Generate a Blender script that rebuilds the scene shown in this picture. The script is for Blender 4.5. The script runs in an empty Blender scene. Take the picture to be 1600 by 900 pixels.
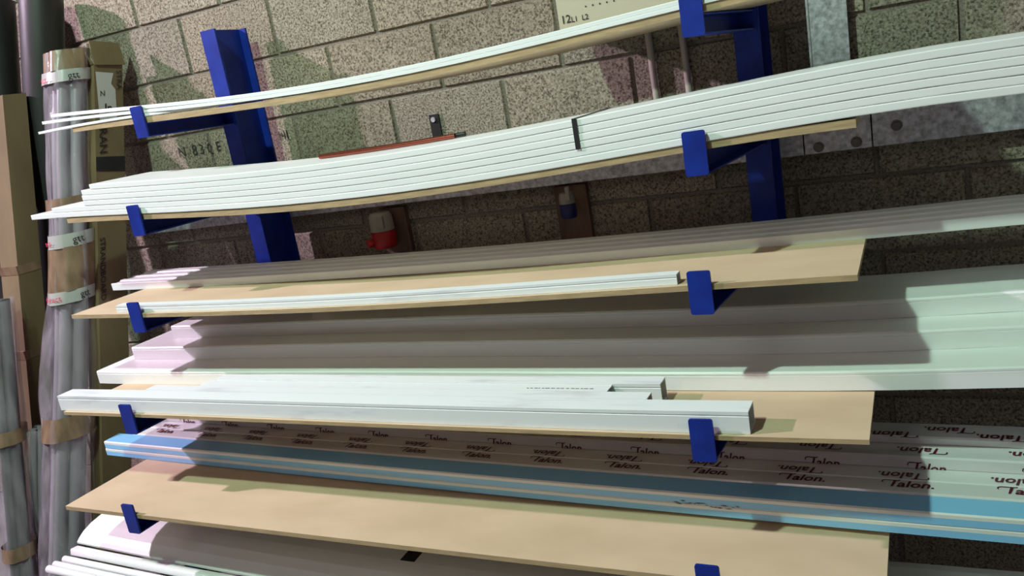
import bpy, bmesh, math, random
import numpy as np
from mathutils import Vector, Matrix
random.seed(7)
S = bpy.context.scene
COL = S.collection

# ------------------------------------------------------------------ camera, world, lamps, exposure
CAM = Vector((2.14079, -2.56243, 0.42096)); F = 1293.15
RR = np.array([[0.8921674, 0.4194898, -0.1675282], [0.0460558, 0.2844692, 0.9575783], [-0.449351, 0.8620357, -0.2344742]])
cd = bpy.data.cameras.new('camera'); cam = bpy.data.objects.new('camera', cd); COL.objects.link(cam)
cd.sensor_width = 36; cd.lens = 36 * F / 1600; cd.clip_start = .05
mw = Matrix.Identity(4)
for i in range(3):
    mw[i][0] = RR[0][i]; mw[i][1] = RR[1][i]; mw[i][2] = -RR[2][i]; mw[i][3] = CAM[i]
cam.matrix_world = mw
S.camera = cam
w = bpy.data.worlds.new('world'); S.world = w; w.use_nodes = True
bg = w.node_tree.nodes['Background']; bg.inputs[1].default_value = 1.0
_t = w.node_tree.nodes.new('ShaderNodeTexCoord'); _s = w.node_tree.nodes.new('ShaderNodeSeparateXYZ'); _r = w.node_tree.nodes.new('ShaderNodeValToRGB')
_m = w.node_tree.nodes.new('ShaderNodeMapRange'); _m.inputs['From Min'].default_value = -1; _l = w.node_tree.links
_l.new(_t.outputs['Generated'], _s.inputs[0]); _l.new(_s.outputs['Z'], _m.inputs[0]); _l.new(_m.outputs[0], _r.inputs[0]); _l.new(_r.outputs[0], bg.inputs[0])
_e = _r.color_ramp.elements                      # dim hall: dark roof above, lit walls and stock at eye level, grey floor below
_e[0].position = 0; _e[0].color = (.035, .029, .029, 1); _e[1].position = 1; _e[1].color = (.020, .017, .017, 1)
for _p, _c in ((.42, (.062, .052, .055)), (.52, (.17, .143, .158)), (.66, (.085, .070, .076)), (.80, (.028, .023, .024))):
    _x = _e.new(_p); _x.color = (*_c, 1)
S.view_settings.view_transform = 'Standard'; S.view_settings.look = 'None'
S.view_settings.exposure = 0; S.view_settings.gamma = 1; S.view_settings.use_curve_mapping = False
def lamp(name, loc, col, watts, r=.07):
    l = bpy.data.lights.new(name, 'POINT'); l.color = col; l.energy = watts; l.shadow_soft_size = r
    o = bpy.data.objects.new(name, l); COL.objects.link(o); o.location = loc; return o
lamp('ceiling_light_pink', (-3.6, -2.3, 3.0), (1.0, .77, 1.0), 1200)
lamp('ceiling_light_green', (.49, -2.75, 3.0), (.68, 1.0, .79), 450)
lamp('ceiling_light_far', (-.6, -6.5, 4.3), (1.0, .93, .88), 190, 1.5)

FLOOR = -1.35
def at(px, py, **k):                      # the point of a plane x=, y= or z= seen at a pixel of the 1600x900 photo
    d = RR.T @ np.array([(px - 800) / F, -(py - 450) / F, 1.0])
    (a, v), = k.items(); i = 'xyz'.index(a)
    t = (v - CAM[i]) / d[i]
    return Vector([CAM[j] + t * d[j] for j in range(3)])

# ------------------------------------------------------------------ materials
def mat(name, base, rough=.5, metal=0, spec=.5, coat=0):
    m = bpy.data.materials.new(name); m.use_nodes = True
    b = m.node_tree.nodes['Principled BSDF']
    b.inputs['Base Color'].default_value = (*base, 1); b.inputs['Roughness'].default_value = rough
    b.inputs['Metallic'].default_value = metal; b.inputs['Specular IOR Level'].default_value = spec
    b.inputs['Coat Weight'].default_value = coat
    return m
def nodes(m): return m.node_tree.nodes, m.node_tree.links, m.node_tree.nodes['Principled BSDF']
def vary(m, c1, c2, scale=10, detail=4, lo=.35, hi=.65, stretch=(1, 1, 1), bump=0, bscale=None, bdist=.002, kind='noise'):
    N, L, b = nodes(m)
    tc = N.new('ShaderNodeTexCoord'); mp = N.new('ShaderNodeMapping'); mp.inputs['Scale'].default_value = stretch
    L.new(tc.outputs['Object'], mp.inputs[0])
    if kind == 'voronoi':
        t = N.new('ShaderNodeTexVoronoi'); t.inputs['Scale'].default_value = scale
        sp = N.new('ShaderNodeSeparateColor'); L.new(mp.outputs[0], t.inputs['Vector']); L.new(t.outputs['Color'], sp.inputs[0]); out = sp.outputs[0]
    else:
        t = N.new('ShaderNodeTexNoise'); t.inputs['Scale'].default_value = scale; t.inputs['Detail'].default_value = detail
        L.new(mp.outputs[0], t.inputs['Vector']); out = t.outputs['Fac']
    r = N.new('ShaderNodeValToRGB'); r.color_ramp.elements[0].position = lo; r.color_ramp.elements[1].position = hi
    r.color_ramp.elements[0].color = (*c1, 1); r.color_ramp.elements[1].color = (*c2, 1)
    L.new(out, r.inputs[0]); L.new(r.outputs[0], b.inputs['Base Color'])
    if bump:
        t2 = N.new('ShaderNodeTexNoise'); t2.inputs['Scale'].default_value = bscale or scale; t2.inputs['Detail'].default_value = 5
        L.new(mp.outputs[0], t2.inputs['Vector'])
        bp = N.new('ShaderNodeBump'); bp.inputs['Strength'].default_value = bump; bp.inputs['Distance'].default_value = bdist
        L.new(t2.outputs['Fac'], bp.inputs['Height']); L.new(bp.outputs[0], b.inputs['Normal'])
    return r
M = {}
M['white'] = mat('white_upvc', (.84, .86, .84), .32); vary(M['white'], (.80, .83, .81), (.86, .87, .86), 6, 6, stretch=(.3, 3, 3))
M['whitebox'] = mat('white_upvc_scuffed', (.78, .82, .82), .4); vary(M['whitebox'], (.60, .62, .64), (.76, .80, .80), 9, 8, .25, .42, stretch=(.5, 3, 3))
M['groove'] = mat('grey_groove', (.35, .36, .36), .5)
M['mdf'] = mat('mdf_face', (.66, .50, .33), .75); vary(M['mdf'], (.52, .39, .25), (.60, .46, .305), 5, 8, .3, .7, stretch=(1, 2, 2))
M['mdfedge'] = mat('mdf_edge', (.50, .35, .19), .85); vary(M['mdfedge'], (.34, .245, .13), (.48, .35, .19), 60, 6, .3, .7, stretch=(.3, 1, 3))
M['blue'] = mat('blue_powder_coat', (.012, .03, .23), .42, spec=.3)
vary(M['blue'], (.006, .020, .20), (.009, .034, .31), 14, 5, .3, .7, bump=.12, bscale=90, bdist=.001)
M['galv'] = mat('galvanised_steel', (.35, .35, .37), .42, .55); vary(M['galv'], (.30, .30, .33), (.74, .74, .80), 75, 5, .3, .72)
N_, L_, B_ = nodes(M['galv'])
M['dark'] = mat('dark_grey_plastic', (.022, .022, .021), .45); vary(M['dark'], (.008, .008, .008), (.020, .019, .018), 5, 5, stretch=(2, 2, .3), bump=.2, bscale=8, bdist=.01)
M['film'] = mat('white_film_gloss', (.74, .74, .74), .06, coat=.5)
M['bluefilm'] = mat('blue_film', (.27, .60, .93), .22, coat=.4)
M['filmwhite'] = mat('white_film_band', (.80, .82, .80), .25)
M['maroon'] = mat('maroon_print', (.10, .003, .010), .4)
M['red'] = mat('red_print', (.75, .05, .10), .5)
M['black'] = mat('black_print', (.012, .012, .012), .5)
M['card'] = mat('cardboard', (.30, .21, .10), .85); vary(M['card'], (.13, .09, .042), (.20, .142, .072), 6, 6, .3, .7, stretch=(1, 1, .4))
M['tape'] = mat('brown_parcel_tape', (.33, .22, .14), .28, coat=.3); vary(M['tape'], (.15, .095, .055), (.27, .18, .115), 22, 5, stretch=(1, 1, .3), bump=.5, bscale=30, bdist=.004)
M['printtape'] = mat('printed_white_tape', (.38, .38, .36), .3)
M['tube'] = mat('grey_plastic_pipe', (.27, .24, .275), .35)
M['copper'] = mat('copper', (.30, .085, .055), .22, .9)
M['stencil'] = mat('faded_stencil', (.038, .033, .03), .8)
M['greypipe'] = mat('dark_grey_pipe', (.09, .085, .09), .4)
M['redplug'] = mat('red_plastic', (.42, .008, .012), .35); M['blueplug'] = mat('blue_plastic', (.012, .018, .12), .35)
M['plugwhite'] = mat('ivory_plastic', (.36, .34, .29), .45)
M['board'] = mat('brown_plywood', (.17, .10, .065), .8); vary(M['board'], (.13, .075, .05), (.21, .125, .08), 7, 6, stretch=(4, 4, .6))
M['beige'] = mat('beige_enclosure', (.42, .40, .30), .5)
M['conduit'] = mat('conduit_paint', (.40, .35, .31), .5)
M['steel'] = mat('dull_steel', (.16, .15, .15), .45, .7)
M['label'] = mat('paper_label', (.50, .48, .46), .6)
M['floor'] = mat('concrete_floor', (.16, .155, .15), .8); vary(M['floor'], (.12, .115, .11), (.19, .185, .18), 3, 8)
# wrap: clear polythene
m = bpy.data.materials.new('polythene_wrap'); m.use_nodes = True; M['poly'] = m
N_, L_, B_ = nodes(m)
B_.inputs['Base Color'].default_value = (.47, .42, .47, 1); B_.inputs['Roughness'].default_value = .16
n = N_.new('ShaderNodeTexNoise'); n.inputs['Scale'].default_value = 9; n.inputs['Detail'].default_value = 6
tc = N_.new('ShaderNodeTexCoord'); mp = N_.new('ShaderNodeMapping'); mp.inputs['Scale'].default_value = (1.6, 1.6, .35)
L_.new(tc.outputs['Object'], mp.inputs[0]); L_.new(mp.outputs[0], n.inputs['Vector'])
r = N_.new('ShaderNodeMapRange'); r.inputs['From Min'].default_value = .35; r.inputs['From Max'].default_value = .7; r.inputs['To Min'].default_value = .12; r.inputs['To Max'].default_value = .48
L_.new(n.outputs['Fac'], r.inputs[0]); L_.new(r.outputs[0], B_.inputs['Alpha'])
bp = N_.new('ShaderNodeBump'); bp.inputs['Strength'].default_value = .7; bp.inputs['Distance'].default_value = .02; L_.new(n.outputs['Fac'], bp.inputs['Height']); L_.new(bp.outputs[0], B_.inputs['Normal'])
# concrete block
def blockmat(name, c_dark, c_mid, c_light, tint=True):
    m = bpy.data.materials.new(name); m.use_nodes = True; N, L, b = nodes(m); b.inputs['Roughness'].default_value = .95; b.inputs['Specular IOR Level'].default_value = .15
    tc = N.new('ShaderNodeTexCoord')
    n = N.new('ShaderNodeTexNoise'); n.inputs['Scale'].default_value = 150; n.inputs['Detail'].default_value = 5; n.inputs['Roughness'].default_value = .65
    L.new(tc.outputs['Object'], n.inputs['Vector'])
    r = N.new('ShaderNodeValToRGB'); e = r.color_ramp.elements
    e[0].position = .37; e[0].color = (*c_dark, 1); e[1].position = .66; e[1].color = (*c_light, 1)
    x = e.new(.48); x.color = (*c_mid, 1)
    L.new(n.outputs['Fac'], r.inputs[0])
    n2 = N.new('ShaderNodeTexNoise'); n2.inputs['Scale'].default_value = 2.2; n2.inputs['Detail'].default_value = 3; L.new(tc.outputs['Object'], n2.inputs['Vector'])
    mr = N.new('ShaderNodeMapRange'); mr.inputs['To Min'].default_value = .75; mr.inputs['To Max'].default_value = 1.2; L.new(n2.outputs['Fac'], mr.inputs[0])
    mx = N.new('ShaderNodeVectorMath'); mx.operation = 'SCALE'; L.new(r.outputs[0], mx.inputs[0]); L.new(mr.outputs[0], mx.inputs['Scale'])
    out = mx.outputs[0]
    if tint:
        a = N.new('ShaderNodeAttribute'); a.attribute_name = 'tint'
        mm = N.new('ShaderNodeVectorMath'); mm.operation = 'MULTIPLY'; L.new(out, mm.inputs[0]); L.new(a.outputs['Color'], mm.inputs[1]); out = mm.outputs[0]
    L.new(out, b.inputs['Base Color'])
    bp = N.new('ShaderNodeBump'); bp.inputs['Strength'].default_value = .8; bp.inputs['Distance'].default_value = .004
    L.new(n.outputs['Fac'], bp.inputs['Height']); L.new(bp.outputs[0], b.inputs['Normal'])
    return m
M['block'] = blockmat('concrete_block', (.085, .068, .050), (.265, .225, .172), (.44, .39, .305))
M['mortar'] = blockmat('mortar', (.16, .135, .112), (.22, .19, .158), (.28, .245, .205), False)

# ------------------------------------------------------------------ builders
def tag(o, label=None, cat=None, group=None, kind=None):
    if label: o['label'] = label
    if cat: o['category'] = cat
    if group: o['group'] = group
    if kind: o['kind'] = kind
    return o
def empty(name, loc, label, cat, group=None):
    o = bpy.data.objects.new(name, None); COL.objects.link(o); o.location = loc; o.empty_display_size = .05
    return tag(o, label, cat, group)
class MB:
    def __init__(s): s.v = []; s.f = []; s.mi = []; s.sm = []
    def add(s, vs, fs, mi=0, sm=False):
        o = len(s.v); s.v += [tuple(v) for v in vs]
        for i, f in enumerate(fs):
            s.f.append([o + j for j in f]); s.mi.append(mi[i] if isinstance(mi, list) else mi); s.sm.append(sm)
        return s
    def box(s, a, b, mi=0, bev=0):
        (x0, y0, z0), (x1, y1, z1) = a, b
        if bev:
            sec = rounded([(0, 0), (y1 - y0, 0), (y1 - y0, z1 - z0), (0, z1 - z0)], bev)
            return s.extr(sec, [(x0, y0, z0), (x1, y0, z0)], mi)
        vs = [(x, y, z) for x in (x0, x1) for y in (y0, y1) for z in (z0, z1)]
        return s.add(vs, [(0, 1, 3, 2), (4, 6, 7, 5), (0, 4, 5, 1), (2, 3, 7, 6), (0, 2, 6, 4), (1, 5, 7, 3)], mi)
    def extr(s, sec, path, mi=0, closed=True, caps=True):
        n = len(sec); vs = []; fs = []; ms = []
        for (x, y, z) in path:
            vs += [(x, y + a, z + b) for a, b in sec]
        for i in range(len(path) - 1):
            for j in range(n if closed else n - 1):
                k = (j + 1) % n
                fs.append((i * n + j, (i + 1) * n + j, (i + 1) * n + k, i * n + k)); ms.append(mi[j] if isinstance(mi, list) else mi)
        if caps and closed:
            c = mi[0] if isinstance(mi, list) else mi
            fs.append(tuple(range(n))); ms.append(c)
            fs.append(tuple(reversed(range(len(vs) - n, len(vs))))); ms.append(c)
        return s.add(vs, fs, ms)
    def tube(s, pts, rad, seg=16, mi=0, sm=True, caps=True, inner=0):
        pts = [Vector(p) for p in pts]; vs = []; fs = []
        for i, p in enumerate(pts):
            d = (pts[min(i + 1, len(pts) - 1)] - pts[max(i - 1, 0)]).normalized()
            ref = Vector((1, 0, 0)) if abs(d.x) < .8 else Vector((0, 0, 1))
            u = d.cross(ref).normalized(); v = d.cross(u).normalized()
            r = rad[i] if isinstance(rad, (list, tuple)) else rad
            for k in range(seg):
                a = 2 * math.pi * k / seg; vs.append(p + r * (math.cos(a) * u + math.sin(a) * v))
        for i in range(len(pts) - 1):
            for k in range(seg):
                l = (k + 1) % seg; fs.append((i * seg + k, i * seg + l, (i + 1) * seg + l, (i + 1) * seg + k))
        s.add(vs, fs, mi, sm)
        if caps:
            s.add(vs[:seg], [tuple(range(seg))], mi); s.add(vs[-seg:], [tuple(reversed(range(seg)))], mi)
        return s
    def prism(s, poly, d, mi=0):           # poly: 3D points, d: extrusion vector
        n = len(poly); d = Vector(d); vs = [Vector(p) for p in poly] + [Vector(p) + d for p in poly]
        fs = [tuple(range(n)), tuple(reversed(range(n, 2 * n)))] + [(i, (i + 1) % n, n + (i + 1) % n, n + i) for i in range(n)]
        return s.add(vs, fs, mi)
    def build(s, name, mats, parent=None):
        me = bpy.data.meshes.new(name)
        off = parent.matrix_basis.to_translation() if parent else Vector()
        q = parent.parent if parent else None
        while q: off = off + q.matrix_basis.to_translation(); q = q.parent
        me.from_pydata([tuple(Vector(v) - off) for v in s.v], [], s.f)
        for m in (mats if isinstance(mats, (list, tuple)) else [mats]): me.materials.append(m)
        me.polygons.foreach_set('material_index', s.mi); me.polygons.foreach_set('use_smooth', s.sm)
        bm = bmesh.new(); bm.from_mesh(me); bmesh.ops.recalc_face_normals(bm, faces=bm.faces); bm.to_mesh(me); bm.free()
        o = bpy.data.objects.new(name, me); COL.objects.link(o); o.parent = parent
        return o
def rounded(poly, r, n=2):
    out = []; N = len(poly)
    for i in range(N):
        p = Vector(poly[i]); a = (Vector(poly[i - 1]) - p); b = (Vector(poly[(i + 1) % N]) - p)
        rr = min(r, a.length * .45, b.length * .45); a.normalize(); b.normalize()
        p0 = p + a * rr; p1 = p + b * rr
        for k in range(n + 1):
            t = k / n; q = (1 - t) ** 2 * p0 + 2 * t * (1 - t) * p + t * t * p1; out.append((q.x, q.y))
    return out
def zfun(pts, deg=4):
    xs = [p[0] for p in pts]; zs = [p[1] for p in pts]
    deg = min(deg, len(pts) - 1); c = np.polyfit(xs, zs, deg); dc = np.polyder(c); a, b = min(xs), max(xs)
    def f(x):
        if x < a: return float(np.polyval(c, a) + np.polyval(dc, a) * (x - a))
        if x > b: return float(np.polyval(c, b) + .3 * np.polyval(dc, b) * (x - b))
        return float(np.polyval(c, x))
    return f
def path(x0, x1, yf, zf, n=36):
    return [(x, yf(x) if callable(yf) else yf, zf(x) if callable(zf) else zf) for x in [x0 + (x1 - x0) * i / n for i in range(n + 1)]]
TM = {}
def textmesh(body, shear=0, font_w=0):
    k = (body, shear)
    if k not in TM:
        c = bpy.data.curves.new('t', 'FONT'); c.body = body; c.size = 1; c.shear = shear; c.resolution_u = 2; c.offset = font_w
        o = bpy.data.objects.new('t', c); COL.objects.link(o); bpy.context.view_layer.update()
        me = bpy.data.meshes.new_from_object(o.evaluated_get(bpy.context.evaluated_depsgraph_get()))
        TM[k] = ([v.co.copy() for v in me.vertices], [tuple(p.vertices) for p in me.polygons])
        bpy.data.objects.remove(o); bpy.data.curves.remove(c); bpy.data.meshes.remove(me)
    return TM[k]
def addtext(mb, body, org, u, v, size, shear=0, mi=0, extra=None, font_w=0):
    vs, fs = textmesh(body, shear, font_w); org = Vector(org); u = Vector(u).normalized(); v = Vector(v).normalized()
    P = [org + u * (p.x * size) + v * (p.y * size) for p in vs]; mb.add(P, fs, mi)
    if extra:
        for poly in extra:
            mb.add([org + u * (a * size) + v * (b * size) for a, b in poly], [tuple(range(len(poly)))], mi)

# ------------------------------------------------------------------ structure: block wall and floor
BW, BH = .45, .225
X0, X1 = -4.6, 5.8
mb = MB(); tints = []
z = 0.0
rows = range(-6, 13)
for r in rows:
    zz = r * BH; par = .5 if (r % 2 == 0) == False else 0
    # rows starting at z=.225 (r=1) carry joints at whole blocks, r=0 at half blocks
    par = 0 if r % 2 == 1 else .5
    k0 = math.floor(X0 / BW) - 1
    for k in range(k0, math.ceil(X1 / BW) + 1):
        a = (k + par) * BW + .005; b = a + BW - .010
        a = max(a, X0); b = min(b, X1)
        if b - a < .02: continue
        c = .004; dy = random.uniform(-.0015, .0015); j = [random.uniform(-.0015, .0015) for _ in range(8)]
        z0, z1 = zz + .005, zz + BH - .005
        vs = [(a, .0, z0), (b, .0, z0), (b, .0, z1), (a, .0, z1),
              (a + c + j[0], dy - .009, z0 + c + j[1]), (b - c + j[2], dy - .009, z0 + c + j[3]), (b - c + j[4], dy - .009, z1 - c + j[5]), (a + c + j[6], dy - .009, z1 - c + j[7])]
        fs = [(4, 5, 6, 7), (0, 1, 5, 4), (1, 2, 6, 5), (2, 3, 7, 6), (3, 0, 4, 7)]
        mb.add(vs, fs, 0); t = random.uniform(.86, 1.12); g = random.uniform(-.03, .03)
        tints += [(t + g, t, t - g, 1)] * 5
mb.box((X0, .0, rows[0] * BH), (X1, .12, (rows[-1] + 1) * BH), 1); tints += [(1, 1, 1, 1)] * 6
wall = MB.build(mb, 'wall_back', [M['block'], M['mortar']]); tag(wall, kind='structure')
wall.location.y = .009
ca = wall.data.color_attributes.new('tint', 'FLOAT_COLOR', 'CORNER')
for p, t in zip(wall.data.polygons, tints):
    for li in p.loop_indices: ca.data[li].color = t
fl = MB().box((X0, -5.2, FLOOR - .1), (X1, .129, FLOOR)).build('floor', M['floor']); tag(fl, kind='structure')
WY = 0.0      # face of the blocks

# stencilled marks on the blocks
mb = MB()
def walltext(body, px, py, size, dx=0):
    p = at(px, py, y=-.003); addtext(mb, body, (p.x, -.004, p.z), (1, 0, 0), (0, 0, 1), size)
walltext('N', 280, 246, .060); walltext('8', 302, 243, .062); walltext('3 0', 313, 241, .058)
o = mb.build('trim_1', M['stencil']); tag(o, kind='structure')
mb2 = MB(); mb = mb2; walltext('E', 339, 236, .055); walltext('HI', 437, 219, .05)
o = mb.build('trim_2', M['stencil']); tag(o, kind='structure')

# ------------------------------------------------------------------ galvanised rail and strap on the wall
t = empty('steel_rail', (1.0, -.03, .06), 'long horizontal galvanised steel rail fixed across the block wall', 'steel rail')
for (a, b) in ((-.98, 1.838), (1.842, 2.018), (2.022, 4.6)):
    mb = MB(); sec = rounded([(0, 0), (.045, 0), (.045, .012), (.006, .012), (.006, .108), (.045, .108), (.045, .12), (0, .12)], .002, 1)
    mb.extr(sec, [(a, -.050, .064 + .009 * (a + .98) * .9), (b, -.050, .064 + .009 * (b + .98) * .9)])
    mb.build('rail_length', M['galv'], t)
for (px, py) in ((1279, 230), (1338, 222), (1401, 196), (1225, 200)):
    p = at(px, py, y=-.055); mb = MB()
    hexa = [(p.x + .011 * math.cos(i * math.pi / 3), -.0505, p.z + .011 * math.sin(i * math.pi / 3)) for i in range(6)]
    mb.prism(hexa, (0, -.008, 0)); mb.tube([(p.x, -.0505, p.z), (p.x, -.0525, p.z)], .015, 16)
    mb.build('bolt', M['steel'], t)
mb = MB(); mb.extr([(0, 0), (.030, 0), (.030, 1.35), (0, 1.35)], [(1.873, -.034, .212), (1.977, -.034, .212)])
mb.extr([(0, 0), (.003, 0), (.003, 1.35), (0, 1.35)], [(1.873, -.037, .212), (1.879, -.037, .212)])
tag(mb.build('steel_post', M['galv']), 'upright galvanised steel post on the wall behind the long white boards', 'steel post')

# ------------------------------------------------------------------ distribution board, conduits, bracket, plugs
t = empty('distribution_board', (1.4, -.11, .525), 'beige electrical board with handwritten 12 L1 L2 on the block wall', 'electrical board')
pl = at(871, 20, y=-.22)
xr = 1.66; mb = MB()
mb.extr(rounded([(0, 0), (.219, 0), (.219, .75), (0, .75)], .004), [(pl.x, -.22, .525), (xr, -.22, .525)]); mb.build('enclosure', M['beige'], t)
mb = MB(); p = at(877, 38, y=-.2215); addtext(mb, '12', p, (1, 0, 0), (0, 0, 1), .032, font_w=.01)
p = at(893, 35, y=-.2215); addtext(mb, 'L1  L2', p, (1, 0, 0), (0, 0, 1), .021, font_w=.01)
mb.build('handwriting', M['black'], t)
mb = MB()
for i in range(5):
    p = at(915 + 11 * i, 10 - 2.2 * i, y=-.2215); q = [(p.x + .0025 * math.cos(a * math.pi / 4), -.2213, p.z + .0025 * math.sin(a * math.pi / 4)) for a in range(8)]
    mb.add(q, [tuple(range(8))])
mb.build('vent_holes', M['black'], t)
for (a, lab) in ((1012, 'left of two thin grey conduits running down from the beige board'), (1064, 'right of two thin grey conduits, beside the blue rack arm')):
    p = at(a, 50 if a < 1030 else 40, y=-.014)
    mb = MB(); mb.tube([(p.x, -.015, .524), (p.x + .004, -.015, .18)], .0105, 14)
    tag(mb.build('conduit_pipe', M['conduit']), lab, 'conduit', 'thin conduits below the electrical board')
t = empty('wall_bracket', (.62, -.01, .30), 'small black steel bracket screwed to the wall above the copper pipe', 'bracket')
mb = MB(); mb.extr(rounded([(0, 0), (.006, 0), (.006, .085), (0, .085)], .001), [(.601, -.007, .285), (.639, -.007, .285)]); mb.box((.601, -.09, .285), (.639, -.001, .291)); mb.build('plate', M['dark'], t)
MB().tube([(.618, -.0072, .352), (.618, -.013, .352)], .009, 12).build('screw', M['galv'], t)
def plug(name, lab, px0, px1, pt, pm, pb, cm, flag):
    a = at(px0, pm, y=-.09); b = at(px1, pm, y=-.09); x = (a.x + b.x) / 2; r = (b.x - a.x) / 2
    zt = at(px0, pt, y=-.09).z; zb = at(px0, pb, y=-.09).z; zm = at((px0 + px1) / 2, pm, y=-.09).z
    t = empty(name, (x, -.09, zb), lab, 'industrial socket')
    MB().tube([(x, -.075, zm), (x, -.075, zm + .004), (x, -.075, .042), (x, -.075, .056)], [r * 1.0, r * 1.0, r * .96, r * .8], 24).build('housing', M['plugwhite'], t)
    MB().tube([(x, -.075, zm), (x, -.075, zm - .006), (x, -.075, zb + .01), (x, -.075, zb)], [r * .9, r * 1.03, r * 1.03, r * .9], 24).build('collar', cm, t)
    mb = MB(); s = (x + r * .2, -.075 - r * 1.02, zm + .02); mb.extr(rounded([(0, 0), (.012, .0), (.012, .045), (0, .045)], .003), [(x + r * .3, -.075 - r * .98, zm + .012), (x + r * .75, -.075 - r * .9, zm + .012)]); mb.build('cable_clamp', M['plugwhite'], t)
    if flag:
        MB().tube([(x - r * .55, -.075 - r * .6, zb + .028), (x - r * .95, -.075 - r * 1.15, zb + .024)], .016, 14).build('locking_tab', cm, t)
    return t
plug('industrial_socket', 'red and ivory industrial power socket hanging under the galvanised rail', 579, 611, 333, 361, 389, M['redplug'], True)
plug('industrial_socket', 'dark blue and ivory industrial power socket on a brown board', 872, 896, 296, 319, 343, M['blueplug'], False)
tag(MB().box((1.035, -.022, -.115), (1.150, 0, .072), bev=.002).build('backing_board', M['board']), 'brown plywood backing board behind the dark blue power socket', 'backing board')
tag(MB().box((.325, -.022, -.105), (.432, 0, .062), bev=.002).build('backing_board', M['board']), 'dark brown backing board behind the red power socket', 'backing board')

# ------------------------------------------------------------------ rack uprights with arms
LV = [(.559, -.606), (.2575, -.722), (-.037, -.82), (-.330, -.95), (-.627, -1.04), (-.880, -1.13)]
z1 = zfun([(-.454, .519), (-.163, .506), (.243, .489), (.613, .478), (.835, .476), (1.231, .488), (1.655, .504), (2.02, .520)])
z2 = zfun([(-.464, .225), (-.12, .209), (.108, .194), (.368, .185), (.829, .178), (1.221, .187), (1.446, .199), (1.649, .212), (1.886, .218), (2.023, .219)])
z3 = zfun([(-.434, -.083), (.129, -.0925), (.625, -.096), (1.041, -.094), (1.396, -.088), (1.642, -.083), (1.836, -.081), (2.013, -.077)])
z4 = zfun([(-.42, -.376), (.409, -.379), (.853, -.380), (1.227, -.382), (1.548, -.383), (1.826, -.382), (2.02, -.379)], 3)
z5 = zfun([(-.43, -.674), (.0, -.674), (.403, -.679), (.845, -.678), (1.039, -.679), (1.218, -.679), (1.384, -.678), (2.035, -.676)], 3)
SH = [z1, z2, z3, z4, z5]
W_ = .068; YF = -.222; YB = -.058
def upright(x, lipx, label):
    t = empty('rack_upright', (x + W_ / 2, -.14, FLOOR), label, 'rack upright', 'blue steel cantilever rack uprights')
    ft = .009
    sec = [(x, YF), (x + W_, YF), (x + W_, YF + ft), (x + W_ / 2 + .004, YF + ft), (x + W_ / 2 + .004, YB - ft), (x + W_, YB - ft), (x + W_, YB), (x, YB), (x, YB - ft), (x + W_ / 2 - .004, YB - ft), (x + W_ / 2 - .004, YF + ft), (x, YF + ft)]
    mb = MB(); mb.prism([(a, b, FLOOR + .01) for a, b in sec], (0, 0, .79 - FLOOR - .01)); mb.build('column', M['blue'], t)
    MB().box((x - .04, -1.1, FLOOR), (x + W_ + .04, -.02, FLOOR + .012)).build('base_plate', M['blue'], t)
    for i, (zt, ty) in enumerate(LV):
        ztop = (SH[i](lipx + .026) if i < 5 else zt - .062) - .001; zb = zt - .100
        xa, xb = lipx, lipx + .052; cx = (xa + xb) / 2; ux = x + W_ / 2
        w1, w0 = .022, .025
        # channel arm: web on the left, flanges top and bottom, open to the right
        mb = MB(); th = .004
        yA, yT = YF - .004, ty + .006
        def ring(cx, w, y, za, zb2):
            return [(cx - w, y, zb2), (cx + w, y, zb2), (cx + w, y, zb2 + th), (cx - w + th, y, zb2 + th), (cx - w + th, y, za - th), (cx + w, y, za - th), (cx + w, y, za), (cx - w, y, za)]
        r0 = ring(ux, w0, yA, ztop, zb - .004); r1 = ring(cx, w1, yT, ztop, zb)
        mb.add(r0 + r1, [tuple(range(8)), tuple(reversed(range(8, 16)))] + [(j, (j + 1) % 8, 8 + (j + 1) % 8, 8 + j) for j in range(8)])
        arm = mb.build('arm', M['blue'], t)
        sec = rounded([(xa, zb), (xb, zb), (xb, zt), (xa, zt)], .006, 3)
        mb = MB(); mb.prism([(a, ty, b) for a, b in sec], (0, .006, 0)); mb.build('end_lip', M['blue'], arm)
        sec = rounded([(x + .004, zb - .008), (x + W_ - .004, zb - .008), (x + W_ - .004, ztop + .006), (x + .004, ztop + .006)], .008, 3)
        mb = MB(); mb.prism([(a, YF - .005, b) for a, b in sec], (0, .005, 0))
        mb.build('weld_plate', M['blue'], arm)
    return t
upright(-.140, -.143, 'blue steel rack upright on the left, in front of the stencilled blocks')
upright(1.707, 1.665, 'blue steel rack upright on the right, nearest the galvanised post')

# ------------------------------------------------------------------ MDF sheets
def sheet(zf, y0, y1, th, x0, x1, label, skew=0):
    sec = [(0, 0), (y1 - y0, 0), (y1 - y0, th), (0, th)]
    mb = MB(); mb.extr(sec, path(x0, x1, y0, zf), [0, 1, 0, 1]);
    # end caps take the edge colour
    mb.mi[-1] = 1; mb.mi[-2] = 1; mb.mi = [(1 if m_ == 1 else m_) for m_ in mb.mi]
    o = mb.build('shelf_sheet', [M['mdf'], M['mdfedge']])
    # section edges: 0 bottom, 1 back, 2 top, 3 front
    return tag(o, label, 'board sheet', 'fibreboard shelf sheets on the rack arms')
sheet(z1, -.594, -.235, .018, -.452, 2.02, 'topmost fibreboard sheet, seen from below, under three white strips')
sheet(z2, -.7065, -.600, .018, -.462, 2.023, 'narrow fibreboard sheet under the stack of white boards')
sheet(z3, -.813, -.29, .013, -.434, 2.013, 'fibreboard sheet carrying the short white channel and ribbed trim')
sheet(z4, -.940, -.36, .0105, -.435, 2.022, 'fibreboard sheet carrying the cut white box sections')
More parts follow.
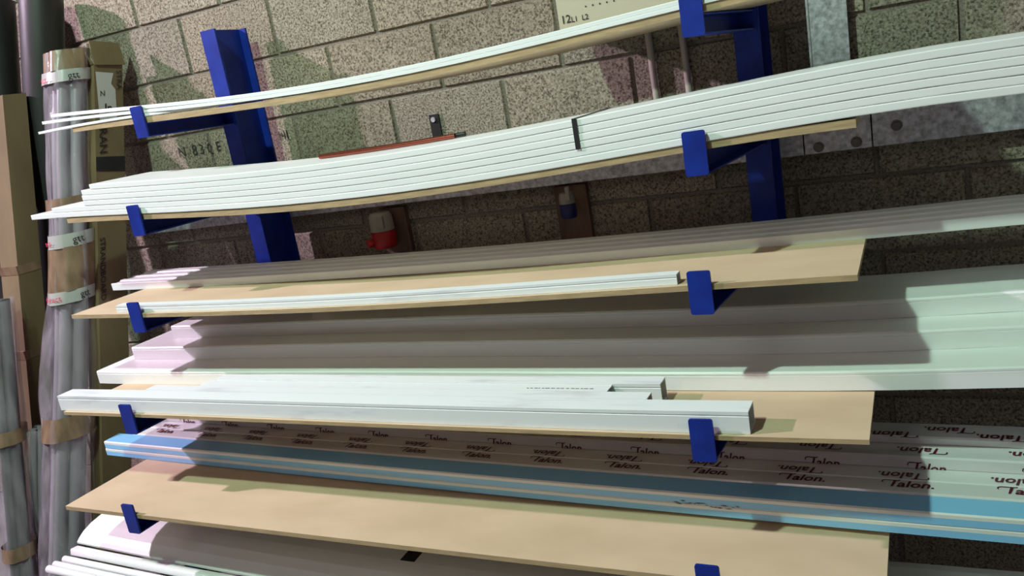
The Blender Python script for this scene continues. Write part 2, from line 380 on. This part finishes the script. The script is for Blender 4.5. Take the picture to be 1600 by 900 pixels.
sheet(z5, -1.033, -.40, .013, -.432, 2.038, 'lowest, widest-looking fibreboard sheet, bare below the blue boards')

# ------------------------------------------------------------------ top level: three thin white strips
tA = zfun([(-.54, .590), (-.08, .556), (.386, .525), (.846, .517), (1.237, .524), (1.66, .541), (2.1, .553)])
tB = zfun([(-.592, .574), (-.25, .5555), (-.08, .5445), (.386, .5155), (.846, .5075), (1.237, .5145), (1.66, .5315), (2.1, .543)])
G1 = 'thin white strips on the top shelf sheet'
def strip(x0, x1, yf, ztop, th, wd, label):
    o = MB().extr(rounded([(0, -th), (wd, -th), (wd, 0), (0, 0)], .0009), path(x0, x1, yf, ztop)).build('trim_strip', M['white'])
    return tag(o, label, 'trim strip', G1)
strip(-.54, 4.0, lambda x: -.5965, lambda x: tA(x) + .0018, .0108, .07, 'uppermost thin white strip on the top shelf sheet')
strip(-.592, 4.0, lambda x: -.598, tB, .0100, .07, 'middle thin white strip on the top shelf, between two others')
strip(-.627, .90, lambda x: -.598 + .05 * max(0, x + .1), zfun([(-.627, .543), (-.3, .5385), (-.1, .5345), (.2, .5205), (.5, .509), (.9, .5055)], 3), .0085, .05, 'lowest thin white strip drooping past the left end of the top sheet')

# ------------------------------------------------------------------ second level: stack of six white boards
zs = zfun([(-.641, .250), (-.4, .245), (-.157, .230), (.1, .213), (.383, .2035), (.84, .1965), (1.228, .2055), (1.653, .2305), (1.848, .2365), (2.098, .2385), (2.318, .247)])
G2 = 'long white boards stacked on the second level'
ends = [at(49, 340, y=-.71).x, at(80, 326, y=-.71).x, at(129, 312, y=-.71).x, at(127, 305, y=-.71).x, at(126, 298, y=-.71).x, at(138, 287, y=-.71).x]
labs = ['bottom white board of the stack, sticking out furthest left', 'second white board from the bottom of the stack, next furthest left', 'third white board from the bottom of the strapped stack',
        'fourth white board from the bottom of the strapped stack', 'fifth white board up, just under the top one of the stack', 'top white board of the strapped stack, under the copper pipe']
for i in range(6):
    th = .0176
    sec = rounded([(0, 0), (.255, 0), (.255, th - .0006), (0, th - .0006)], .0022)
    o = MB().extr(sec, path(ends[i], 4.4, -.71 + random.uniform(-.0015, .0015), lambda x, i=i: zs(x) + i * th)).build('trim_board', M['white'])
    tag(o, labs[i], 'white board', G2)
# black band round the stack
x = at(898, 195, y=-.71).x; zt = zs(x) + 6 * .0176; zb = zs(x)
mb = MB(); pp = [(-.712, zb + .035), (-.712, zt + .0008), (-.45, zt + .0008)]
vs = []; wd = .011
for k, (y, z) in enumerate(pp):
    for dx in (-wd / 2, wd / 2): vs.append((x + dx, y, z))
for k, (y, z) in enumerate(pp):
    for dx in (-wd / 2, wd / 2): vs.append((x + dx, y - .001, z + (.001 if k else 0)))
mb.add(vs, [(0, 1, 3, 2), (2, 3, 5, 4), (6, 7, 9, 8), (8, 9, 11, 10), (0, 1, 7, 6), (4, 5, 11, 10), (0, 2, 8, 6), (2, 4, 10, 8), (1, 3, 9, 7), (3, 5, 11, 9)])
tag(mb.build('packing_strap', M['black']), 'thin black strap over the front of the white board stack', 'strap')
# copper pipe and dark rod on top of the stack
a = at(718, 212, y=-.47); b = at(505, 247, y=-.53)
za = zs(a.x) + 6 * .0176; zb_ = zs(b.x) + 6 * .0176
def hollow(mb, p, q, r, m0=0):
    mb.tube([p, q], r, 16, m0, caps=False); mb.tube([p, q], r * .86, 16, m0, caps=False)
    return mb
mb = MB(); n = 10; pts = []
for i in range(n + 1):
    t_ = i / n; X = b.x + (a.x - b.x) * t_; pts.append((X, -.545 + .05 * t_, zs(X) + 6 * .0176 + .0075))
mb.tube(pts, .007, 14); tag(mb.build('copper_pipe', M['copper']), 'short copper pipe lying on top of the white board stack', 'pipe')
pts = [(p[0] + .02, p[1] + .024, p[2]) for p in pts]
mb = MB(); mb.tube(pts, .0065, 12); tag(mb.build('steel_rod', M['dark']), 'dark rod lying behind the copper pipe on the white boards', 'rod')

# ------------------------------------------------------------------ third level
zb3 = zfun([(-.607, -.070), (.102, -.0785), (.631, -.0805), (1.076, -.0805), (1.458, -.0765), (1.789, -.069), (2.078, -.064), (2.32, -.057)], 3)
def ribbed(h=.027):
    pts = [(0, 0), (.205, 0), (.205, h)]
    y = .205
    for c in (.165, .108, .052):
        pts += [(c + .012, h - .002), (c + .009, h + .002), (c - .009, h + .002), (c - .012, h - .002)]
    pts += [(.012, h - .003), (.009, h), (0, h)]
    return pts
o = MB().extr(rounded(ribbed(), .0012, 1), path(-.612, 4.4, -.50, zb3)).build('ribbed_trim', M['white'])
tag(o, 'long white trim with ribbed top, at the back of the third sheet', 'trim')
zb = lambda x: z3(x) + .0135
h = .024; wt = .0025
sec = [(0, 0), (.032, 0), (.032, h), (0, h), (0, h - .006), (.0012, h - .007), (.0012, h - .009), (0, h - .010), (0, .0001), (wt, wt + .0001), (wt, h - wt), (.032 - wt, h - wt), (.032 - wt, wt), (wt, wt)]
o = MB().extr(sec, path(-.222, 1.637, lambda x: -.800 + .006 * x * 0, zb)).build('channel_section', M['whitebox'])
tag(o, 'short white channel with a cut right end beside the blue lip', 'channel')

# ------------------------------------------------------------------ fourth level: cut white channel pieces and stepped fascias
def cpiece(x0, x1, y0, dep, h, label, xr_cut=0):
    wt = .003
    e = .0001
    sec = [(0, 0), (dep, 0), (dep, h), (0, h), (0, h - .008), (.0015, h - .009), (.0015, h - .011), (0, h - .012), (0, e), (wt, e + wt), (wt, h - wt), (dep - wt, h - wt), (dep - wt, wt), (wt, wt)]
    p = path(x0, x1, y0, lambda x: z4(x) + .0112)
    return tag(MB().extr(sec, p).build('box_section', M['whitebox']), label, 'box section', 'cut white box sections on the fourth level')
cpiece(-.458, 1.790, -.930, .060, .051, 'frontmost and longest white box section, behind the blue lip')
cpiece(-.108, 1.551, -.869, .042, .051, 'white box section directly behind the longest one')
c_ = cpiece(.09, 1.440, -.826, .042, .051, 'shortest white box section, third from the front')
cpiece(.112, 1.560, -.783, .045, .053, 'rearmost cut white box section, against the stepped fascia boards')
# printed line of small marks on the third section
mb = MB(); random.seed(3); x = 1.22
while x < 1.40:
    L = random.uniform(.004, .012); z = z4(x) + .0112 + .0512
    mb.add([(x, -.812, z), (x + L, -.812, z), (x + L, -.8085, z), (x, -.8085, z)], [(0, 1, 2, 3)]); x += L + random.uniform(.002, .006)
mb.build('printed_marks', M['black'], c_)
zf1 = zfun([(-.546, -.3650), (.191, -.3665), (1.126, -.3685), (1.796, -.3690), (2.069, -.3655), (2.297, -.356)], 4)
G4 = 'stepped white fascia boards on the fourth level'
def fascia(x0, y0, y1, zoff, label, h=.047):
    wt = .009; D = y1 - y0
    sec = [(0, 0), (wt, 0), (wt, h - wt), (D, h - wt), (D, h), (.004, h), (.0, h - .004), (0, h - .009), (.001, h - .010), (0, h - .011)]
    o = MB().extr(sec, path(x0, 4.4, y0, lambda x: zf1(x) + zoff)).build('fascia_board', M['white'])
    return tag(o, label, 'fascia board', G4)
fascia(-.562, -.697, -.40, 0, 'lowest, frontmost of the stepped white fascia boards')
fascia(-.500, -.578, -.30, .0475, 'middle step of the white fascia boards')
fascia(-.385, -.480, -.25, .095, 'highest, rearmost of the stepped white fascia boards')

# ------------------------------------------------------------------ fifth level: blue filmed boards and printed-film boards
ROT = -.0467
yB = lambda x: -.690 + ROT * (x + .65)
zt5 = zfun([(-.648, -.603), (.2, -.6035), (1.10, -.601), (1.7, -.597), (2.29, -.589)], 3)
G5 = 'blue filmed boards on the fifth level'
def blueboard(top, label, x0):
    h = .0275; D = .070
    sec = [(0, 0), (D, 0), (D, h), (.004, h), (0, h - .003), (0, h - .011)]
    mi = [0, 0, 1, 0, 0, 1]
    # edges: bottom, back, top(blue), chamfer(white), white band, lower face(blue)
    p = path(x0, 4.4, yB, lambda x: zt5(x) - h - (0 if top else .0285))
    o = MB().extr(sec, p, mi).build('filmed_board', [M['filmwhite'], M['bluefilm']])
    return tag(o, label, 'filmed board', G5)
ub = blueboard(True, 'upper of two white boards with blue protective film', -.651)
blueboard(False, 'lower of two blue-filmed boards, resting on the lowest sheet', -.655)
random.seed(5); mb = MB()
for k in range(16):
    px = 1056 + 104 * (k / 16) ** 1.1; py = 783 + (px - 1056) * .085 + random.uniform(-1.5, 4)
    c = at(px, py, y=yB(1.62)); c.y = yB(c.x) - .0008; a_, b_ = random.uniform(.004, .012), random.uniform(.0008, .0022)
    mb.add([(c.x - a_, c.y, c.z), (c.x, c.y, c.z - b_), (c.x + a_, c.y, c.z - .001), (c.x + a_ * .2, c.y, c.z + b_)], [(0, 1, 2, 3)])
mb.build('scuff_mark', M['greypipe'], ub)
swoosh = [[(-.28, .40), (-.36, .50), (-.33, .66), (-.18, .76), (.45, .74), (.62, .80), (.60, .70), (.45, .66), (-.15, .68), (-.26, .62), (-.28, .52)],
          [(.12, 0.0), (.24, 0.0), (.44, .70), (.28, .70)]]
def talon_row(mb, x0, x1, dx, yf, zf, flip=False, vert=False, size=.040):
    x = x0
    while x < x1:
        y = yf(x); z = zf(x)
        if vert: u, v, off = (1, ROT, 0), (0, 0, 1), (0, -.0012, 0)
        else: u, v, off = (1, ROT, (zf(x + .05) - z) / .05), (0, 1, 0), (0, 0, .0012)
        if flip: u = tuple(-a for a in u); v = tuple(-a for a in v)
        org = Vector((x, y, z)) + Vector(off)
        addtext(mb, 'alon.', org + Vector(u) * (.42 * size) * 1.0, u, v, size, .25, font_w=.02)
        for poly in swoosh:
            mb.add([org + Vector(u) * (a * size) + Vector(v) * (b * size) for a, b in poly], [tuple(range(len(poly)))], 0)
        x += dx
def film_board(x0, y0, D, zf, h, label, rows_top, rows_face, ridge=None):
    yf = lambda x: y0 + ROT * (x + .65)
    if ridge: sec = [(0, 0), (D, 0), (D, h), (ridge + .003, h), (ridge, h + .0025), (ridge - .003, h), (.003, h), (0, h - .004)]
    else: sec = [(0, 0), (D, 0), (D, h), (.004, h), (0, h - .004)]
    o = MB().extr(sec, path(x0, 4.4, yf, lambda x: zf(x) - h)).build('printed_film_board', M['film'])
    tag(o, label, 'film-wrapped board', 'white boards in printed film on the fifth level')
    mb = MB()
    for (dy, x_, flip) in rows_top: talon_row(mb, x_, 3.2, .228, lambda x: yf(x) + dy, zf, flip)
    for (dz, x_, flip) in rows_face: talon_row(mb, x_, 3.2, .228, yf, lambda x: zf(x) - h + dz, flip, True, .032)
    mb.build('film_print', M['maroon'], o)
    return o
def y_at(p): return p.y - ROT * (p.x + .65)
zT1 = lambda x: zt5(x) + .004
q0 = at(1500, 790, z=zT1(2.18)); q1 = at(1500, 736, z=zT1(2.18)); y1_ = y_at(q0); y2_ = y_at(q1)
r0 = at(1500, 717, y=q1.y); hz = r0.z - zT1(2.18)
q2 = at(1500, 697, z=r0.z); y3_ = y_at(q2); s0 = at(1500, 685, y=q2.y); hz2 = s0.z - r0.z
q3 = at(1500, 664, z=s0.z); y4_ = y_at(q3)
y1_ = -.690 + .072
film_board(-.575, y1_, y4_ - y1_, zT1, .055, 'front white board in maroon-printed film, behind the blue boards',
           [(.022, -.47, False), ((y2_ - y1_) * .52 + .03, -.40, True)], [], ridge=(y2_ - y1_) * .5)
film_board(-.548, y2_, y4_ - y2_, lambda x: zT1(x) + hz, hz - .001, 'middle white board in maroon-printed film',
           [(.045, -.36, True)], [(-.008, -.42, False)])
film_board(-.523, y3_, y4_ - y3_, lambda x: zT1(x) + hz + hz2, hz2 - .001, 'rear white board in maroon-printed film, nearest the dark wall',
           [((y4_ - y3_) * .75, -.30, True), (.022, -.42, True)], [])

# ------------------------------------------------------------------ sixth level, below the last sheet
zp = zfun([(-.61, -.881), (-.123, -.905), (.126, -.913), (.7, -.925), (1.4, -.925), (2.0, -.905)], 3)
sec = [(0, 0), (0, .006), (.012, .016), (.035, .030), (.07, .042), (.12, .050), (.19, .052), (.30, .050), (.33, .044), (.33, .036), (.30, .042), (.19, .044), (.12, .042), (.07, .034), (.035, .022), (.014, .006), (.010, 0)]
cp = MB().extr(sec, path(-.605, 4.2, -.930, zp)).build('curved_panel', M['white'])
tag(cp, 'wide curved white panel on the bottom level, under the bare sheet', 'curved panel')
x = .70; mb = MB(); vs = []; top = sec[5:8]
for dx in (0, .050):
    for (a, b) in top: vs.append((x + dx, -.930 + a, zp(x + dx) + b + .001))
n = len(top); mb.add(vs, [(i, i + 1, n + i + 1, n + i) for i in range(n - 1)])
o = mb.build('packing_strap', M['black']); tag(o, 'short wide black band across the curved white panel', 'strap')
md = o.modifiers.new('s', 'SOLIDIFY'); md.thickness = .001; md.offset = 1
rods = [(116, 859, -.965, .011, 'flat'), (101, 873, -1.005, .012, ''), (86, 881, -1.04, .0115, ''), (76, 888, -1.075, .013, '')]
labs = ['white moulding lying just in front of the curved panel', 'second white moulding in front of the curved panel', 'third white moulding in front of the curved panel', 'frontmost white moulding, bottom left of the rack']
for (px, py, y, r, k), lab in zip(rods, labs):
    p = at(px, py, y=y); zc = p.z
    f = lambda x, zc=zc, p=p: zc + (zp(x) - zp(-.605)) * .9
    sec = [(r * math.cos(a), r * math.sin(a)) for a in [i * 2 * math.pi / 14 for i in range(14)]]
    if k: sec = rounded([(-.018, -.010), (.018, -.010), (.018, .008), (-.012, .012)], .004)
    mb = MB().extr(sec, path(p.x, 4.2, y, f)); mb.sm = [True] * len(mb.sm)
    tag(mb.build('white_moulding', M['white']), lab, 'moulding', 'round white mouldings on the bottom level')

# ------------------------------------------------------------------ things leaning at the left
def line(p, q, z0, z1):
    d = (q - p) / (q.z - p.z); return [p + d * (z0 - p.z), p + d * (z1 - p.z)]
# dark pipes
xa = at(65, 0, y=-.115).x
for (a, b, r, zt, lab) in (((64, 0), (92, 620), .082, 1.10, 'dark grey pipe leaning on the wall, right of the pair'), ((-8, 0), (36, 620), .075, 1.13, 'dark grey pipe leaning at the left edge, left of the pair')):
    p = at(*a, y=-.13); q = at(*b, y=-.40); L = line(p, q, FLOOR + .004 + r * .35, zt)
    mb = MB(); mb.tube([L[0] + (L[1] - L[0]) * i / 20 for i in range(21)], r, 28); mb.tube([L[1], L[1] + (L[1] - L[0]).normalized() * .002], r * .9, 28)
    tag(mb.build('dark_pipe', M['dark']), lab, 'pipe', 'dark pipes leaning at the left')
# tall cartons, leaning
def carton(p, q, wx, dy, zt, label, xtra=None):
    L = line(p, q, FLOOR + .025, zt); o = empty('cardboard_box', (L[0].x, L[0].y, FLOOR), label, 'cardboard box')
    c = [(-wx / 2, -dy / 2), (wx / 2, -dy / 2), (wx / 2, dy / 2), (-wx / 2, dy / 2)]
    vs = [(P.x + a, P.y + b, P.z) for P in (L[0], L[1]) for a, b in c]
    mb = MB().add(vs, [(0, 1, 2, 3), (7, 6, 5, 4), (0, 1, 5, 4), (1, 2, 6, 5), (2, 3, 7, 6), (3, 0, 4, 7)]); bd = mb.build('carton', M['card'], o)
    return o, L
p = at(163, 100, y=-.14); q = at(176, 700, x=p.x)
p.x -= .01; q.x -= .01
bx, L = carton(p, q, .068, .135, p.z, 'tall narrow cardboard box with torn label leaning by the wrapped pipes')
def on_side(z, dy, off=.0015):         # a point of the box's right side
    t = (z - L[0].z) / (L[1].z - L[0].z); P = L[0] + (L[1] - L[0]) * t
    return Vector((P.x + .034 + off, P.y + dy, P.z))
ax = (L[0] - L[1]).normalized()
mb = MB(); T = L[1]
mb.add([(T.x + .036, T.y - .068, T.z - .005), (T.x + .040, T.y + .070, T.z - .012), (T.x + .030, T.y + .075, T.z + .075), (T.x + .022, T.y - .055, T.z + .090)], [(0, 1, 2, 3)])
mb.add([(T.x - .034, T.y - .068, T.z), (T.x + .034, T.y - .068, T.z), (T.x + .022, T.y - .085, T.z + .05), (T.x - .03, T.y - .085, T.z + .045)], [(0, 1, 2, 3)])
o = mb.build('top_flap', M['card'], bx); md = o.modifiers.new('s', 'SOLIDIFY'); md.thickness = .004
mb = MB(); z_a, z_b = T.z - .03, T.z - .235
mb.add([on_side(z_a, -.062), on_side(z_a - .01, .022), on_side(z_a - .05, .010), on_side(z_a - .075, .03), on_side(z_b, .036), on_side(z_b, -.045)], [(0, 1, 2, 3, 4, 5)])
lb = mb.build('torn_label', M['label'], bx)
for body, z_, y_, sz in (('N', .125, -.045, .032), ('In', .188, -.025, .05), ('OVERNIGHT', .226, -.042, .0128)):
    mb = MB(); addtext(mb, body, on_side(T.z - z_, y_, .0030), (0, 1, 0), -ax, sz, font_w=.02); mb.build('label_print', M['black'], lb)
for body, p_, sz in (('STRANDBOARD', on_side(.12, -.058, .0025), .034), ('STRA', on_side(T.z - .03, .036, .0025), .034), ('RAN', on_side(.53, -.05, .0025), .05)):
    mb = MB(); addtext(mb, body, p_, ax, (0, 1, 0), sz, font_w=.01); mb.build('box_print', M['black'], bx)
for (z0, z1_) in ((.425, .372), (.325, .283)):
    mb = MB(); mb.add([on_side(z0, -.068, .002), on_side(z0 - .015, .068, .002), on_side(z1_ - .02, .068, .002), on_side(z1_, -.068, .002)], [(0, 1, 2, 3)]); mb.build('black_tape', M['dark'], bx)

p = at(17, 225, x=-1.12); q = at(52, 620, x=-1.12); p.x = q.x = -1.125
L2 = line(p, q, FLOOR + .02, .62)
bx2, L2 = carton(p, q, .11, .10, .72, 'long cardboard box leaning at the far left in front of the dark pipes')
for z0 in (.03, -.30):
    mb = MB()
    t = (z0 - L2[0].z) / (L2[1].z - L2[0].z); P = L2[0] + (L2[1] - L2[0]) * t
    mb.extr([(-.0515, 0), (.0515, 0), (.0515, .035), (-.0515, .035)], [(P.x - .0565, P.y, P.z), (P.x + .0565, P.y, P.z)])
    mb.build('packing_tape', M['tape'], bx2)

# wrapped bundles
def interp(pts, z):
    for a, b in zip(pts, pts[1:]):
        if a.z >= z >= b.z:
            t = (a.z - z) / (a.z - b.z); return a + (b - a) * t
    return pts[0] if z > pts[0].z else pts[-1]
def sleeve(pts, rf, zt, zb, seed, n=90, seg=40, amp=.010, m_=None, name='polythene_sleeve', parent=None, folds=5, squash=1.0):
    rnd = random.Random(seed); ph = [rnd.uniform(0, 6.28) for _ in range(12)]
    mb = MB(); vs = []; fs = []
    for i in range(n + 1):
        z = zt + (zb - zt) * i / n; c = interp(pts, z)
        for k in range(seg):
            a = 2 * math.pi * k / seg; s = z * 9
            r = rf(z, a) + amp * (.6 * math.sin(folds * a + ph[0] + .8 * math.sin(s * .5 + ph[1])) + .4 * math.sin((folds + 4) * a + ph[2] + s * .35) + .35 * math.sin(3 * a + s * 1.7 + ph[3]) * math.sin(s * .9 + ph[4]))
            vs.append((c.x + r * math.cos(a), c.y + r * math.sin(a) * squash, c.z))
    for i in range(n):
        for k in range(seg):
            l = (k + 1) % seg; fs.append((i * seg + k, i * seg + l, (i + 1) * seg + l, (i + 1) * seg + k))
    mb.add(vs, fs, 0, True)
    return mb.build(name, m_ or M['poly'], parent)
XB = at(106, 90, y=-.24).x
bp_ = [at(u, v, x=XB) for u, v in ((105, 78), (108, 250), (114, 400), (112, 560), (110, 640), (104, 860))]
bp_[0].x += .0
d = (bp_[-1] - bp_[-2]).normalized(); e = bp_[-1] + d * ((FLOOR + .01 - bp_[-1].z) / d.z); bp_.append(e)
b1 = empty('wrapped_pipe_bundle', (e.x, e.y, FLOOR), 'large polythene-wrapped bundle of grey pipes with brown tape bands, beside the cartons', 'pipe bundle')
for k in range(6):
    a = k * 2 * math.pi / 5; o_ = Vector((.043 * math.cos(a), .043 * math.sin(a), 0)) if k < 5 else Vector((0, 0, 0))
    MB().tube([p + o_ + (Vector((0, 0, -.03)) if i_ == 0 else Vector()) for i_, p in enumerate(bp_)], .0205, 14).build('pipe', M['tube'], b1)
def rf1(z, a):
    r = .079
    if z < -.02: r += .042 * min(1, (-.02 - z) / .3) * (.35 + .65 * max(0, math.cos(a - math.pi)))
    if z < -.40: r -= .028 * min(1, (-.40 - z) / .15) * max(0, math.cos(a - math.pi))
    return r
sleeve(bp_, rf1, bp_[0].z - .005, FLOOR + .02, 4, parent=b1)
def zpx(u, v): return at(u, v, x=XB).z
def band(u0, v0, v1, m_, name, r=.086, seed=1, pts=bp_, par=b1, x_=None, seg=32, amp=.0035):
    za = at(u0, v0, x=x_ or XB).z; zb = at(u0, v1, x=x_ or XB).z
    return sleeve(pts, lambda z, a: r, za, zb, seed, n=6 + int(abs(za - zb) * 60), seg=seg, amp=amp, m_=m_, name=name, parent=par, folds=5)
band(106, 80, 111, M['tape'], 'brown_tape', .083, 1, amp=.009)
pt = [band(107, 111, 129, M['printtape'], 'printed_tape', .088, 2), band(113, 361, 382, M['printtape'], 'printed_tape', .0885, 5), band(114, 448, 467, M['printtape'], 'printed_tape', .0885, 7)]
band(109, 306, 326, M['tape'], 'brown_tape', .087, 3); band(113, 381, 449, M['tape'], 'brown_tape', .0875, 6); band(110, 640, 676, M['tape'], 'brown_tape', .099, 8)
def tape_text(par, body, px, v, m_, size, a0):
    c = interp(bp_, at(108, v, x=XB).z); mb = MB(); a = a0
    vs, fs = textmesh(body); R = .094
    P = []
    for p in vs:
        th = a0 + p.x * size / R; P.append((c.x + R * math.cos(th), c.y + R * math.sin(th), c.z + p.y * size))
    mb.add(P, fs); mb.build('tape_print', m_, par)
D2R = math.pi / 180
tape_text(pt[0], 'ect', 0, 127, M['red'], .034, -112 * D2R); tape_text(pt[0], 'gtt', 0, 127, M['black'], .04, -35 * D2R)
tape_text(pt[1], 'ect', 0, 378, M['red'], .034, -112 * D2R); tape_text(pt[1], 'gtt', 0, 378, M['black'], .04, -35 * D2R)
tape_text(pt[2], 'direct', 0, 464, M['red'], .034, -108 * D2R); tape_text(pt[2], 'gtt', 0, 464, M['black'], .036, -18 * D2R)

# thin bundle in front, lower left
q0 = at(60, 668, y=-.72); q1 = at(62, 900, y=-.86)
sp = [q0, q1]; d = (q1 - q0).normalized(); sp.append(q1 + d * ((FLOOR + .01 - q1.z) / d.z))
b2 = empty('wrapped_pipe_bundle', (sp[-1].x, sp[-1].y, FLOOR), 'slim polythene-wrapped bundle with one brown tape band, between two bigger bundles', 'pipe bundle')
for k in range(3):
    a = k * 2.09; o_ = Vector((.016 * math.cos(a), .016 * math.sin(a), 0)); MB().tube([p + o_ for p in sp], .012, 12).build('pipe', M['tube'], b2)
sleeve(sp, lambda z, a: .030 + .012 * max(0, min(1, (z + .95) / .2)), sp[0].z, FLOOR + .02, 11, n=60, seg=32, amp=.010, parent=b2, folds=4)
za = at(64, 844, y=-.83).z; zb_ = at(64, 864, y=-.84).z
sleeve(sp, lambda z, a: .040, za, zb_, 12, n=6, seg=24, amp=.002, m_=M['tape'], name='brown_tape', parent=b2)

# grey bundle at far lower left
q0 = at(-2, 470, y=-.66); q1 = at(32, 870, y=-.92)
sp = [q0, q1]; d = (q1 - q0).normalized(); sp.append(q1 + d * ((FLOOR + .01 - q1.z) / d.z))
b3 = empty('wrapped_pipe_bundle', (sp[-1].x, sp[-1].y, FLOOR), 'grey polythene-wrapped bundle leaning at the bottom left edge', 'pipe bundle')
for k in range(4):
    a = k * 1.57; o_ = Vector((.024 * math.cos(a), .024 * math.sin(a), 0)); MB().tube([p + o_ for p in sp], .018, 12).build('pipe', M['greypipe'], b3)
sleeve(sp, lambda z, a: .052, sp[0].z, FLOOR + .02, 21, n=70, seg=36, amp=.009, parent=b3)
for (v0, v1) in ((668, 690), (846, 868)):
    t0 = (v0 - 470) / 400; t1 = (v1 - 470) / 400
    P0 = q0 + (q1 - q0) * t0; P1 = q0 + (q1 - q0) * t1
    za = at(-2 + 34 * t0, v0, y=-.66 - .26 * t0).z; zb_ = at(-2 + 34 * t1, v1, y=-.66 - .26 * t1).z
    sleeve(sp, lambda z, a: .060, za, zb_, int(v0), n=6, seg=28, amp=.003, m_=M['tape'], name='brown_tape', parent=b3)
